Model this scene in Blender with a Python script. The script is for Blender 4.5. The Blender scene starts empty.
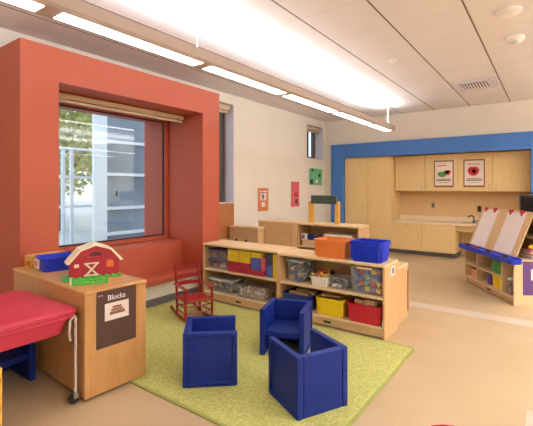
import bpy, bmesh, math, random
from mathutils import Vector, Matrix
random.seed(7)
SC = bpy.context.scene
COL = SC.collection

# ------------------------------------------------------------------ camera, world, light, exposure
cam_d = bpy.data.cameras.new('camera'); cam = bpy.data.objects.new('camera', cam_d); COL.objects.link(cam)
F_PX = 392.5
cam_d.sensor_width = 36.0; cam_d.lens = 36.0 * F_PX / 533.0
cam_d.shift_y = -(213.0 - 188.0) / 533.0
cam_d.clip_start = 0.05; cam_d.clip_end = 200
YAW = math.atan(284.5 / 392.5)
cam.location = (0, 0, 1.37); cam.rotation_euler = (math.pi / 2, 0, YAW)
SC.camera = cam

world = bpy.data.worlds.new('world'); SC.world = world; world.use_nodes = True
wn = world.node_tree.nodes['Background']; wn.inputs[0].default_value = (0.78, 0.88, 1.0, 1); wn.inputs[1].default_value = 1.7

SC.view_settings.view_transform = 'Standard'; SC.view_settings.look = 'None'
SC.view_settings.gamma = 1.0; SC.view_settings.use_curve_mapping = False
SC.view_settings.exposure = 0.0
WARM = (0.92, 1.0, 1.13)

def area(name, loc, sx, sy, power, up=False, color=WARM):
    d = bpy.data.lights.new(name, 'AREA'); d.shape = 'RECTANGLE'; d.size = sx; d.size_y = sy
    d.energy = power; d.color = color
    o = bpy.data.objects.new(name, d); COL.objects.link(o); o.location = loc
    if up: o.rotation_euler = (math.pi, 0, 0)
    return o
# the other pendant rows of the room (outside the frame): a downlight and an uplight each
for k, x in enumerate((1.7, 3.4)):
    area('row_downlight', (x, 3.6, 2.45), 0.14, 8.6, 36)
    area('row_uplight', (x, 3.6, 2.57), 0.14, 8.6, 280, up=True)
for sgn in (-1, 1):   # batwing uplight of the visible pendant: one strip tilted to each side
    o = area('visible_row_uplight', (-2.52 + sgn * .045, 2.62, 2.605), 0.08, 9.5, 54)
    o.rotation_euler = (0, math.pi - sgn * math.radians(36), 0)

# ------------------------------------------------------------------ helpers
def lin(c):
    c = c / 255.0
    return c / 12.92 if c <= 0.04045 else ((c + 0.055) / 1.055) ** 2.4
def rgb(r, g, b): return (lin(r), lin(g), lin(b), 1)

def mat(name, c, rough=0.5, var=0.06, scale=8.0, bump=0.0, bscale=60.0, metal=0.0, alpha=1.0, stretch=None, spec=0.5, c2=None, detail=3):
    m = bpy.data.materials.new(name); m.use_nodes = True
    nt = m.node_tree; N = nt.nodes; L = nt.links
    p = N['Principled BSDF']
    p.inputs['Roughness'].default_value = rough; p.inputs['Metallic'].default_value = metal
    p.inputs['Alpha'].default_value = alpha
    p.inputs['Specular IOR Level'].default_value = spec
    col = rgb(*c)
    tc = N.new('ShaderNodeTexCoord'); mp = N.new('ShaderNodeMapping')
    L.new(tc.outputs['Object'], mp.inputs['Vector'])
    if stretch: mp.inputs['Scale'].default_value = stretch
    nz = N.new('ShaderNodeTexNoise'); nz.inputs['Scale'].default_value = scale; nz.inputs['Detail'].default_value = detail
    L.new(mp.outputs['Vector'], nz.inputs['Vector'])
    rp = N.new('ShaderNodeValToRGB'); rp.color_ramp.elements[0].position = 0.3; rp.color_ramp.elements[1].position = 0.7
    if c2: a, b = rgb(*c2), col
    else:
        a = tuple(v * (1 - var) for v in col[:3]) + (1,); b = tuple(min(1, v * (1 + var)) for v in col[:3]) + (1,)
    rp.color_ramp.elements[0].color = a; rp.color_ramp.elements[1].color = b
    L.new(nz.outputs['Fac'], rp.inputs['Fac']); L.new(rp.outputs['Color'], p.inputs['Base Color'])
    if bump:
        n2 = N.new('ShaderNodeTexNoise'); n2.inputs['Scale'].default_value = bscale; n2.inputs['Detail'].default_value = 4
        L.new(tc.outputs['Object'], n2.inputs['Vector'])
        bp = N.new('ShaderNodeBump'); bp.inputs['Strength'].default_value = bump; bp.inputs['Distance'].default_value = 0.01
        L.new(n2.outputs['Fac'], bp.inputs['Height']); L.new(bp.outputs['Normal'], p.inputs['Normal'])
    return m

def emit(name, c, s):
    m = bpy.data.materials.new(name); m.use_nodes = True
    p = m.node_tree.nodes['Principled BSDF']
    p.inputs['Base Color'].default_value = (0.9, 0.9, 0.9, 1)
    p.inputs['Emission Color'].default_value = c; p.inputs['Emission Strength'].default_value = s
    return m

def bm_new(): return bmesh.new()
def box(bm, x0, x1, y0, y1, z0, z1, bev=0.0, M=None, seg=1):
    r = bmesh.ops.create_cube(bm, size=1.0)
    vs = r['verts']
    for v in vs:
        v.co = Vector(((x0 + x1) / 2 + v.co.x * (x1 - x0), (y0 + y1) / 2 + v.co.y * (y1 - y0), (z0 + z1) / 2 + v.co.z * (z1 - z0)))
    if bev > 0:
        es = list({e for v in vs for e in v.link_edges})
        rr = bmesh.ops.bevel(bm, geom=es, offset=bev, segments=seg, profile=0.5, affect='EDGES')
        vs = list({v for f in rr['faces'] for v in f.verts} | {v for v in vs if v.is_valid})
        # every vertex of this island
        seen = set(vs); st = list(vs)
        while st:
            v = st.pop()
            for e in v.link_edges:
                w = e.other_vert(v)
                if w not in seen: seen.add(w); st.append(w)
        vs = list(seen)
    if M is not None: bmesh.ops.transform(bm, matrix=M, verts=vs)
    return vs
def prism(bm, poly, axis, a, b, M=None):
    """poly: 2-D points; axis: 'x','y','z' along which it is extruded from a to b"""
    def P(u, v, t):
        return {'x': (t, u, v), 'y': (u, t, v), 'z': (u, v, t)}[axis]
    A = [bm.verts.new(P(u, v, a)) for u, v in poly]; B = [bm.verts.new(P(u, v, b)) for u, v in poly]
    n = len(poly)
    bm.faces.new(A[::-1]); bm.faces.new(B)
    for i in range(n): bm.faces.new((A[i], A[(i + 1) % n], B[(i + 1) % n], B[i]))
    if M is not None: bmesh.ops.transform(bm, matrix=M, verts=A + B)
    return A + B
def loft(bm, loops, close=False):
    R = [[bm.verts.new(p) for p in lp] for lp in loops]; n = len(loops[0])
    for a, b in zip(R, R[1:]):
        for i in range(n): bm.faces.new((a[i], a[(i + 1) % n], b[(i + 1) % n], b[i]))
    if not close:
        bm.faces.new(R[0][::-1]); bm.faces.new(R[-1])
    return [v for r in R for v in r]
def rr(w, d, r, z, n=4, cx=0, cy=0):
    pts = []
    for sx, sy, a0 in ((1, 1, 0), (-1, 1, 90), (-1, -1, 180), (1, -1, 270)):
        for k in range(n + 1):
            a = math.radians(a0 + 90 * k / n)
            pts.append((cx + sx * (w / 2 - r) + r * math.cos(a), cy + sy * (d / 2 - r) + r * math.sin(a), z))
    return pts
def tube(bm, pts, r, n=8, r2=None):
    pts = [Vector(p) for p in pts]; loops = []
    for i, p in enumerate(pts):
        d = (pts[min(i + 1, len(pts) - 1)] - pts[max(i - 1, 0)]).normalized()
        up = Vector((0, 0, 1)) if abs(d.z) < 0.9 else Vector((1, 0, 0))
        s = d.cross(up).normalized(); t = s.cross(d).normalized()
        rad = r if r2 is None else r + (r2 - r) * i / (len(pts) - 1)
        loops.append([tuple(p + (s * math.cos(2 * math.pi * k / n) + t * math.sin(2 * math.pi * k / n)) * rad) for k in range(n)])
    loft(bm, loops)
def lathe(bm, prof, n=20, c=(0, 0, 0), axis='z'):
    loops = []
    for r, z in prof:
        lp = []
        for k in range(n):
            a = 2 * math.pi * k / n
            q = (r * math.cos(a), r * math.sin(a), z)
            if axis == 'x': q = (q[2], q[0], q[1])
            if axis == 'y': q = (q[0], q[2], q[1])
            lp.append((c[0] + q[0], c[1] + q[1], c[2] + q[2]))
        loops.append(lp)
    loft(bm, loops)
def link(name, bm, m, parent=None, smooth=False, loc=None, rot=None):
    bmesh.ops.recalc_face_normals(bm, faces=bm.faces)
    me = bpy.data.meshes.new(name); bm.to_mesh(me); bm.free()
    if smooth:
        for p in me.polygons: p.use_smooth = True
        try: me.set_sharp_from_angle(angle=math.radians(40))
        except Exception: pass
    for mm in (m if isinstance(m, (list, tuple)) else [m]): me.materials.append(mm)
    o = bpy.data.objects.new(name, me); COL.objects.link(o)
    if parent is not None: o.parent = parent
    if loc: o.location = loc
    if rot: o.rotation_euler = rot
    return o
def part_box(name, m, parent, b, bev=0.003, label=None, M=None):
    bm = bm_new(); box(bm, *b, bev=bev, M=M); o = link(name, bm, m, parent)
    if label: o['label'] = label
    return o
def tag(o, label, cat, group=None):
    o['label'] = label; o['category'] = cat
    if group: o['group'] = group
    return o
def thing(name, label, cat, loc=(0, 0, 0), rz=0.0, group=None):
    o = bpy.data.objects.new(name, None); COL.objects.link(o); o.empty_display_size = 0.1
    o.location = loc; o.rotation_euler = (0, 0, rz)
    return tag(o, label, cat, group)
def struct(name, bm, m, parent=None, smooth=False):
    o = link(name, bm, m, parent, smooth)
    if parent is None: o['kind'] = 'structure'
    return o
def dup(root, loc, rz=0.0, label=None):
    r = root.copy(); COL.objects.link(r); r.location = loc; r.rotation_euler = (0, 0, rz)
    if label: r['label'] = label
    for ch in list(root.children):
        c = ch.copy(); COL.objects.link(c); c.parent = r
        for g in list(ch.children):
            d = g.copy(); COL.objects.link(d); d.parent = c
    return r
def text_mesh(name, s, size, m, parent, loc, rot):
    cu = bpy.data.curves.new(name, 'FONT'); cu.body = s; cu.size = size; cu.align_x = 'CENTER'; cu.align_y = 'CENTER'
    cu.extrude = 0.0006; cu.offset = size * 0.012
    t = bpy.data.objects.new(name, cu); COL.objects.link(t)
    bpy.context.view_layer.update()
    me = bpy.data.meshes.new_from_object(t.evaluated_get(bpy.context.evaluated_depsgraph_get()))
    bpy.data.objects.remove(t)
    me.materials.clear(); me.materials.append(m)
    o = bpy.data.objects.new(name, me); COL.objects.link(o); o.parent = parent; o.location = loc; o.rotation_euler = rot
    return o

# ------------------------------------------------------------------ materials
M = {}
M['wall'] = mat('wall_cream', (234, 223, 206), 0.8, 0.02, 3, 0.05, 200)
M['wall_white'] = mat('wall_white', (238, 230, 214), 0.7, 0.02, 3)
M['red_paint'] = mat('red_orange_paint', (186, 88, 58), 0.55, 0.02, 3, 0.03, 250)
M['blue_paint'] = mat('blue_paint', (70, 122, 196), 0.6, 0.02, 3, 0.03, 250)
M['base'] = mat('grey_rubber_base', (110, 104, 100), 0.6)
M['maple'] = mat('maple_wood', (222, 186, 136), 0.4, 0.05, 6, stretch=(1, 6, 9), c2=(212, 172, 120))
M['maple_edge'] = mat('maple_edge', (228, 196, 148), 0.4, 0.04, 6, stretch=(1, 6, 9))
M['maple_d'] = mat('maple_wood_upright', (214, 174, 122), 0.4, 0.05, 6, stretch=(8, 8, 0.8), c2=(204, 160, 106))
M['block_wood'] = mat('golden_birch_wood', (204, 154, 94), 0.38, 0.05, 5, stretch=(6, 6, 0.8), c2=(194, 142, 82))
M['lam'] = mat('cabinet_laminate', (236, 204, 144), 0.42, 0.05, 5, stretch=(14, 14, 0.9), c2=(228, 194, 132))
M['lam_back'] = mat('splashback_laminate', (228, 192, 138), 0.42, 0.05, 5, stretch=(14, 14, 0.9), c2=(220, 180, 124))
M['counter'] = mat('counter_laminate', (238, 216, 180), 0.35, 0.04, 60)
M['steel'] = mat('brushed_steel', (180, 176, 170), 0.3, 0.03, 40, metal=1.0)
M['white_metal'] = mat('white_enamel', (206, 202, 196), 0.3)
M['dark'] = mat('dark_rubber', (36, 33, 34), 0.55)
M['blackp'] = mat('black_plastic', (30, 28, 28), 0.35)
M['chair_blue'] = mat('blue_moulded_plastic', (22, 44, 124), 0.5, 0.03, 20, 0.04, 300, spec=0.3)
M['bin_blue'] = mat('royal_blue_plastic', (14, 50, 190), 0.33, 0.03)
M['bin_navy'] = mat('navy_blue_plastic', (24, 48, 132), 0.35, 0.03)
M['bin_orange'] = mat('orange_plastic', (230, 128, 58), 0.4, 0.03)
M['bin_yellow'] = mat('yellow_plastic', (240, 204, 24), 0.35, 0.03)
M['bin_red'] = mat('crimson_plastic', (196, 26, 52), 0.35, 0.03)
M['bin_white'] = mat('white_plastic', (236, 230, 214), 0.4, 0.02)
M['table_red'] = mat('raspberry_plastic', (200, 56, 78), 0.4, 0.03)
M['rock_red'] = mat('red_gloss_paint', (146, 26, 30), 0.32, 0.05)
M['barn_red'] = mat('barn_red_plastic', (176, 32, 50), 0.4, 0.03)
M['barn_white'] = mat('barn_cream_plastic', (240, 226, 198), 0.4, 0.03)
M['toy_green'] = mat('toy_green_plastic', (70, 190, 70), 0.4, 0.03)
M['clear'] = mat('clear_plastic', (206, 208, 206), 0.15, 0.02, alpha=0.16)
M['frost'] = mat('frosted_lid_plastic', (214, 210, 200), 0.3, 0.02, alpha=0.62)
M['lid_grey'] = mat('dark_lid_plastic', (96, 92, 110), 0.3, 0.02, alpha=0.85)
M['paper'] = mat('white_paper', (240, 226, 216), 0.8, 0.01)
M['paper2'] = mat('poster_paper', (240, 220, 206), 0.7, 0.02)
M['ink'] = mat('dark_ink', (60, 44, 40), 0.7)
M['brown_sign'] = mat('brown_felt', (84, 56, 44), 0.7, 0.06, 30)
M['purple'] = mat('purple_felt', (104, 66, 124), 0.7, 0.06, 30)
M['grey_wood'] = mat('dark_green_wood', (66, 84, 76), 0.5, 0.08, 10)
M['yellow_wood'] = mat('honey_wood', (226, 170, 70), 0.45, 0.05, 8, stretch=(6, 6, 1))
M['brown_wood'] = mat('brown_oak', (176, 112, 62), 0.45, 0.07, 6, stretch=(9, 9, 0.8))
M['dark_frame'] = mat('bronze_window_frame', (92, 72, 58), 0.45, 0.03)
M['blind'] = mat('blind_cassette', (206, 180, 146), 0.5, 0.03)
M['fix'] = mat('fixture_aluminium', (190, 172, 160), 0.45, 0.02)
M['plastic_w'] = mat('ceiling_plastic', (236, 226, 214), 0.5, 0.02)
M['lav_jamb'] = mat('daylight_tinted_paint', (214, 208, 214), 0.6, 0.01)  # lavender cast of daylight on the window jambs is put into this colour
M['gasket'] = mat('black_gasket', (24, 20, 24), 0.6)
for k, c in dict(red=(196, 40, 44), yellow=(236, 196, 40), blue=(52, 84, 170), green=(70, 150, 70), orange=(226, 110, 44), white=(232, 224, 210), tan=(214, 170, 116), grey=(96, 104, 120), purple=(110, 70, 140), brown=(140, 90, 56), pink=(206, 90, 110), navy=(40, 52, 90), black=(40, 36, 38)).items():
    M['t_' + k] = mat('toy_' + k, c, 0.45, 0.05)
def brick_mat(name, c, c2, mortar):
    m = mat(name, c, 0.7, 0.03); nt = m.node_tree
    b = nt.nodes.new('ShaderNodeTexBrick'); tc = nt.nodes.new('ShaderNodeTexCoord'); mp = nt.nodes.new('ShaderNodeMapping')
    mp.inputs['Rotation'].default_value = (math.pi / 2, 0, 0)
    b.inputs['Scale'].default_value = 1.0; b.inputs['Brick Width'].default_value = 0.035; b.inputs['Row Height'].default_value = 0.02
    b.inputs['Mortar Size'].default_value = 0.0025
    b.inputs['Color1'].default_value = rgb(*c); b.inputs['Color2'].default_value = rgb(*c2); b.inputs['Mortar'].default_value = rgb(*mortar)
    nt.links.new(tc.outputs['Object'], mp.inputs['Vector']); nt.links.new(mp.outputs['Vector'], b.inputs['Vector'])
    nt.links.new(b.outputs['Color'], nt.nodes['Principled BSDF'].inputs['Base Color'])
    return m
M['cb_yellow'] = brick_mat('cardboard_yellow', (234, 200, 40), (228, 192, 36), (206, 170, 40))
M['cb_red'] = brick_mat('cardboard_red', (186, 30, 56), (176, 28, 50), (150, 60, 66))
M['cb_pink'] = brick_mat('cardboard_pinkish_red', (200, 70, 84), (186, 52, 70), (214, 130, 120))
M['cb_blue'] = brick_mat('cardboard_blue', (60, 82, 166), (54, 74, 156), (110, 120, 180))
M['cb_grey'] = brick_mat('cardboard_slate', (70, 84, 108), (64, 76, 100), (50, 60, 80))

def ceiling_mat():
    m = mat('ceiling_tile', (230, 220, 213), 0.9, 0.02, 2, 0.04, 300)
    nt = m.node_tree; N = nt.nodes; L = nt.links
    geo = N.new('ShaderNodeNewGeometry'); sp = N.new('ShaderNodeSeparateXYZ'); L.new(geo.outputs['Position'], sp.inputs[0])
    def line(sock, off, per, w):
        a = N.new('ShaderNodeMath'); a.operation = 'SUBTRACT'; L.new(sock, a.inputs[0]); a.inputs[1].default_value = off
        b = N.new('ShaderNodeMath'); b.operation = 'PINGPONG'; L.new(a.outputs[0], b.inputs[0]); b.inputs[1].default_value = per / 2
        c = N.new('ShaderNodeMath'); c.operation = 'LESS_THAN'; L.new(b.outputs[0], c.inputs[0]); c.inputs[1].default_value = w
        return c.outputs[0]
    base = [l for l in nt.links if l.to_socket == N['Principled BSDF'].inputs['Base Color']][0].from_socket
    m1 = N.new('ShaderNodeMix'); m1.data_type = 'RGBA'; L.new(line(sp.outputs['Y'], 1.82, 0.636, 0.005), m1.inputs['Factor'])
    L.new(base, m1.inputs['A']); m1.inputs['B'].default_value = rgb(218, 204, 192)
    m2 = N.new('ShaderNodeMix'); m2.data_type = 'RGBA'; L.new(line(sp.outputs['X'], -0.595, 0.635, 0.0085), m2.inputs['Factor'])
    L.new(m1.outputs['Result'], m2.inputs['A']); m2.inputs['B'].default_value = rgb(132, 104, 86)
    L.new(m2.outputs['Result'], N['Principled BSDF'].inputs['Base Color'])
    return m
M['ceiling'] = ceiling_mat()
M['floor'] = mat('linoleum_floor', (196, 170, 132), 0.32, 0.03, 2.2, 0.02, 40, spec=0.35, c2=(189, 162, 123))
M['stripe'] = mat('pale_linoleum_inlay', (208, 190, 170), 0.32, 0.02, 4, spec=0.35)
M['rug'] = mat('green_carpet', (212, 206, 126), 0.95, 0.1, 55, 0.5, 160, spec=0.1, c2=(172, 172, 92), detail=8)
M['rug_edge'] = mat('green_binding', (160, 160, 80), 0.9, 0.05)

def glass_mat():
    m = bpy.data.materials.new('window_glass'); m.use_nodes = True
    nt = m.node_tree; N = nt.nodes; L = nt.links
    N.remove(N['Principled BSDF'])
    tr = N.new('ShaderNodeBsdfTransparent'); tr.inputs[0].default_value = (0.93, 0.97, 0.97, 1)
    gl = N.new('ShaderNodeBsdfGlossy'); gl.inputs['Roughness'].default_value = 0.01
    lw = N.new('ShaderNodeLayerWeight'); pw = N.new('ShaderNodeMath'); pw.operation = 'POWER'; L.new(lw.outputs['Facing'], pw.inputs[0]); pw.inputs[1].default_value = 4.0
    fr = N.new('ShaderNodeMath'); fr.operation = 'MULTIPLY_ADD'; L.new(pw.outputs[0], fr.inputs[0]); fr.inputs[1].default_value = 0.9; fr.inputs[2].default_value = 0.06
    mx = N.new('ShaderNodeMixShader')
    L.new(fr.outputs[0], mx.inputs[0]); L.new(tr.outputs[0], mx.inputs[1]); L.new(gl.outputs[0], mx.inputs[2])
    L.new(mx.outputs[0], N['Material Output'].inputs['Surface'])
    return m
M['glass'] = glass_mat()

# ------------------------------------------------------------------ room shell
H = 2.92; XW = -4.30; YB = 8.27; XR = 4.8; YF = -3.0
bm = bm_new(); box(bm, -4.7, XR + .1, YF - .1, 9.1, -0.1, 0); struct('floor', bm, M['floor'])
bm = bm_new(); box(bm, -4.7, XR + .1, YF - .1, 9.1, H, H + 0.1); struct('ceiling', bm, M['ceiling'])
bm = bm_new(); box(bm, XR, XR + 0.1, YF, 9.0, 0, H); struct('wall_right', bm, M['wall'])
bm = bm_new(); box(bm, -4.6, XR, YF - 0.1, YF, 0, H); struct('wall_front', bm, M['wall'])
# left wall with three window openings
W1 = (1.82, 3.68, 0.66, 2.35); O1 = (1.79, 3.71, 0.63, 2.38); W2 = (4.08, 5.0, 1.12, 2.76); W3 = (7.43, 8.17, 2.02, 2.76)
bm = bm_new(); XO = -4.62
def wseg(y0, y1, z0, z1): box(bm, XO, XW, y0, y1, z0, z1)
wseg(YF, O1[0], 0, H); wseg(O1[0], O1[1], 0, O1[2]); wseg(O1[0], O1[1], O1[3], H)
wseg(O1[1], W2[0], 0, H); wseg(W2[0], W2[1], 0, W2[2]); wseg(W2[0], W2[1], W2[3], H)
wseg(W2[1], W3[0], 0, H); wseg(W3[0], W3[1], 0, W3[2]); wseg(W3[0], W3[1], W3[3], H); wseg(W3[1], 9.0, 0, H)
struct('wall_left', bm, M['wall'])
# back wall: soffit above the alcove, side piers, alcove back
bm = bm_new()
box(bm, XW, XR, YB, YB + 0.1, 2.30, H); box(bm, XW, -3.86, YB, YB + 0.1, 0, 2.30); box(bm, -0.20, XR, YB, YB + 0.1, 0, 2.30)
struct('wall_back', bm, M['wall'])
bm = bm_new(); box(bm, -3.86, -0.2, 8.9, 9.0, 0, 2.4); box(bm, -3.86, -3.81, 8.3, 8.9, 0, 2.3); box(bm, -0.27, -0.2, 8.37, 8.9, 0, 2.3); box(bm, -3.81, -0.27, 8.37, 8.9, 2.07, 2.3)
struct('wall_alcove', bm, M['lam_back'])
bm = bm_new()
box(bm, -4.107, -3.80, 8.2, YB + 0.02, 0, 2.355, bev=0.003); box(bm, -0.285, 0.02, 8.2, YB + 0.02, 0, 2.355, bev=0.003)
box(bm, -3.80, -0.285, 8.2, YB + 0.02, 2.05, 2.355, bev=0.0)
struct('trim_1', bm, M['blue_paint'])['label'] = 'blue painted surround framing the cabinet alcove'
# red window surround projecting into the room
bm = bm_new()
box(bm, XW, -3.7, 1.49, 1.82, 0, 2.667); box(bm, XW, -3.7, 3.68, 3.995, 0, 2.667); box(bm, XW, -3.7, 1.82, 3.68, 2.352, 2.667)
box(bm, XO, XW, O1[0], W1[0], O1[2], O1[3]); box(bm, XO, XW, W1[1], O1[1], O1[2], O1[3]); box(bm, XO, XW, W1[0], W1[1], W1[3], O1[3])
struct('trim_2', bm, M['red_paint'])['label'] = 'orange red window surround'
bm = bm_new()
box(bm, -4.08, -3.68, 1.82, 3.68, 0.25, 0.305, bev=0.004); box(bm, XW + .001, -4.08, 1.82, 3.68, 0.25, 0.655, bev=0.004); box(bm, XO, XW + .002, 1.82, 3.68, 0.632, 0.655)
struct('trim_3', bm, M['red_paint'])['label'] = 'orange red window seat'
bm = bm_new(); box(bm, -4.1, -3.74, 1.82, 3.68, 0, 0.25); struct('wall_seat', bm, M['wall_white'])
bm = bm_new(); box(bm, -3.74, -3.725, 1.82, 3.68, 0, 0.085, bev=0.003); struct('baseboard_seat', bm, M['base'])
bm = bm_new(); box(bm, XW, XW + .012, 4.0, YB, 0, 0.1, bev=0.003); struct('baseboard_left', bm, M['base'])
bm = bm_new(); box(bm, 0.03, XR, YB - .012, YB, 0, 0.1, bev=0.003); struct('baseboard_back', bm, M['base'])
# wood apron under the second window
bm = bm_new(); box(bm, XW - .0, XW + .02, 4.05, 4.985, 0.55, 1.12, bev=0.003); struct('trim_4', bm, M['brown_wood'])
# pale inlays in the floor
bm = bm_new(); box(bm, XW, XR, 4.67, 4.87, 0.0, 0.0015); box(bm, -0.12, 0.10, YF, 2.90, 0.0, 0.0015)
struct('trim_5', bm, M['stripe'])['label'] = 'pale inlaid floor bands'

# windows
def window(n, y0, y1, z0, z1, xg, fm, fw=0.05, fd=0.08):
    o = bm_new()
    box(o, xg - fd / 2, xg + fd / 2, y0, y0 + fw, z0, z1, bev=0.003); box(o, xg - fd / 2, xg + fd / 2, y1 - fw, y1, z0, z1, bev=0.003)
    box(o, xg - fd / 2, xg + fd / 2, y0 + fw, y1 - fw, z0, z0 + fw, bev=0.003); box(o, xg - fd / 2, xg + fd / 2, y0 + fw, y1 - fw, z1 - fw, z1, bev=0.003)
    w = struct('window_%d' % n, o, fm)
    g = bm_new(); box(g, xg - .004, xg + .004, y0 + fw - .01, y1 - fw + .01, z0 + fw - .01, z1 - fw + .01); link('window_pane', g, M['glass'], w)
    return w
w1 = window(1, *W1, -4.44, M['red_paint'], 0.05, 0.10)
g = bm_new()
y0, y1, z0, z1 = W1[0] + .05, W1[1] - .05, W1[2] + .05, W1[3] - .05
for b in ((y0, y0 + .014, z0, z1), (y1 - .014, y1, z0, z1), (y0, y1, z0, z0 + .014), (y0, y1, z1 - .014, z1)): box(g, -4.437, -4.42, *b)
link('window_gasket', g, M['gasket'], w1)
# outside reveal of the big window
g = bm_new()
box(g, -4.92, -4.62, W1[1], W1[1] + .08, W1[2] - .1, W1[3] + .1); box(g, -4.92, -4.62, W1[0] - .08, W1[0], W1[2] - .1, W1[3] + .1); box(g, -4.92, -4.62, W1[0], W1[1], W1[3], W1[3] + .1); box(g, -4.92, -4.62, W1[0], W1[1], W1[2] - .1, W1[2])
struct('trim_6', g, M['red_paint'])['label'] = 'red outside reveal of the large window'
w2 = window(2, *W2, -4.54, M['dark_frame'], 0.07, 0.08)
w3 = window(3, *W3, -4.54, M['dark_frame'], 0.07, 0.08)
g = bm_new(); box(g, -4.58, -4.50, 7.73, 7.85, 2.05, 2.74); link('mullion', g, M['gasket'], w3)
for (y0, y1, z0, z1), nm in ((W2, 7), (W3, 8)):
    g = bm_new()
    box(g, -4.5, XW - .001, y1 - .006, y1, z0, z1); box(g, -4.5, XW - .001, y0, y0 + .006, z0, z1); box(g, -4.5, XW + .012, y0, y1, z0, z0 + .012)
    struct('trim_%d' % nm, g, M['lav_jamb'])
def blind(label, x0, x1, y0, y1, z0, z1):
    t = thing('roller_blind', label, 'blind', ((x0 + x1) / 2, (y0 + y1) / 2, z0))
    w, d, h = (y1 - y0) / 2, (x1 - x0) / 2, z1 - z0
    part_box('cassette', M['blind'], t, (-d, d, -w, w, h * 0.35, h), 0.006)
    part_box('hem_bar', M['blind'], t, (-d * .6, d * .5, -w + .01, w - .01, 0, h * 0.3), 0.004)
    g = bm_new(); box(g, -.004, .0, -w + .01, w - .01, h * .28, h * .4); link('fabric', g, M['lav_jamb'], t)
    return t
blind('tan roller blind drawn up at the head of the large red framed window', -4.12, -4.04, 1.83, 3.67, 2.255, 2.345)
blind('rolled up blind at the top of the tall window behind the red surround', -4.46, -4.36, 4.1, 4.98, 2.62, 2.75)
blind('rolled up blind in the small high window near the blue surround', -4.46, -4.36, 7.45, 8.15, 2.64, 2.75)

# ------------------------------------------------------------------ outdoors
M['conc'] = mat('pale_concrete', (206, 206, 208), 0.8, 0.05, 3)
M['ext_white'] = mat('white_mullion_paint', (236, 240, 246), 0.5, 0.02)
M['ext_glass'] = mat('grey_reflective_panel', (136, 150, 164), 0.12, 0.25, 0.8)
M['leaf'] = mat('autumn_foliage', (216, 208, 136), 0.8, 0.3, 3, c2=(164, 168, 96))
M['bark'] = mat('grey_bark', (110, 98, 88), 0.9, 0.2, 10, 0.5, 20)
bm = bm_new(); box(bm, -40, -4.95, -20, 45, -0.12, -0.02); struct('exterior_ground', bm, M['conc'])
ent = thing('glazed_entrance_building', 'white framed glass entrance wing seen through the large window', 'building', (-8, 5.0, -0.02))
part_box('corner_post', M['ext_white'], ent, (-0.10, 0.0, -0.31, 0.0, 0, 4.2), 0.01)
part_box('glass_wall', M['ext_glass'], ent, (-0.2, -0.12, 0.0, 6.0, 0, 4.2), 0.0)
for z in (0.35, 0.93, 1.70, 2.45, 3.2): part_box('transom', M['ext_white'], ent, (-0.12, -0.04, 0.0, 6.0, z - .035, z + .035), 0.004)
for y in (1.22, 2.44, 3.66, 4.88): part_box('mullion', M['ext_white'], ent, (-0.12, -0.06, y - .03, y + .03, 0, 4.2), 0.004)
part_box('roof_edge', M['ext_white'], ent, (-0.6, 0.25, -0.4, 6.2, 4.2, 4.45), 0.01)
part_box('door_plate', M['blackp'], ent, (-0.12, -0.1, 0.28, 0.33, 1.2, 1.32), 0.004)
sc = thing('glazed_screen', 'pale framed glazed screen standing outside before the trees', 'screen', (-9.2, 4.2, -0.02))
for y in (-1.4, -0.5, 0.42, 0.62): part_box('post', M['ext_white'], sc, (-0.04, 0.04, y - .035, y + .035, 0, 2.35), 0.004)
for z in (0.95, 1.65, 2.32): part_box('rail', M['ext_white'], sc, (-0.03, 0.03, -1.4, 1.5, z - .03, z + .03), 0.004)
part_box('glass_panel', M['glass'], sc, (-0.008, 0.0, -1.36, 0.4, 0.3, 2.3), 0.0)
def tree(label, x, y, h, r, seed):
    rnd = random.Random(seed)
    t = thing('autumn_tree', label, 'tree', (x, y, -0.02), 0, 'trees outside the large window')
    g = bm_new(); tube(g, [(0, 0, 0), (0.05, 0.02, h * .3), (-.03, .05, h * .6), (.05, 0, h * .85)], 0.14, 8, 0.04)
    for k in range(6):
        a = rnd.uniform(0, 6.28); z = h * rnd.uniform(.3, .6)
        tube(g, [(0, 0, z), (math.cos(a) * r * .35, math.sin(a) * r * .35, z + h * .1), (math.cos(a) * r * .7, math.sin(a) * r * .7, z + h * .25)], 0.05, 6, 0.015)
    link('trunk', g, M['bark'], t)
    g = bm_new()
    for k in range(2600):
        u = Vector((rnd.gauss(0, 1), rnd.gauss(0, 1), rnd.gauss(0, 1))).normalized() * (rnd.random() ** .45)
        c = Vector((u.x * r, u.y * r, h * .62 + u.z * h * .42)); s = rnd.uniform(.07, .15)
        a = Vector((rnd.gauss(0, 1), rnd.gauss(0, 1), rnd.gauss(0, 1))).normalized(); b = a.orthogonal().normalized()
        g.faces.new([g.verts.new(c + v) for v in (a * s, b * s * .6, -a * s, -b * s * .6)])
    f = link('foliage', g, M['leaf'], t)
tree('yellow green tree nearest the glazed screen outside', -13.0, 6.3, 5.0, 1.6, 1)
tree('tall yellow tree outside behind the white corner post', -16.5, 10.6, 6.5, 2.2, 2)
tree('shorter tree outside farthest from the glazed entrance', -18.0, 6.0, 6.2, 2.1, 3)

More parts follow.
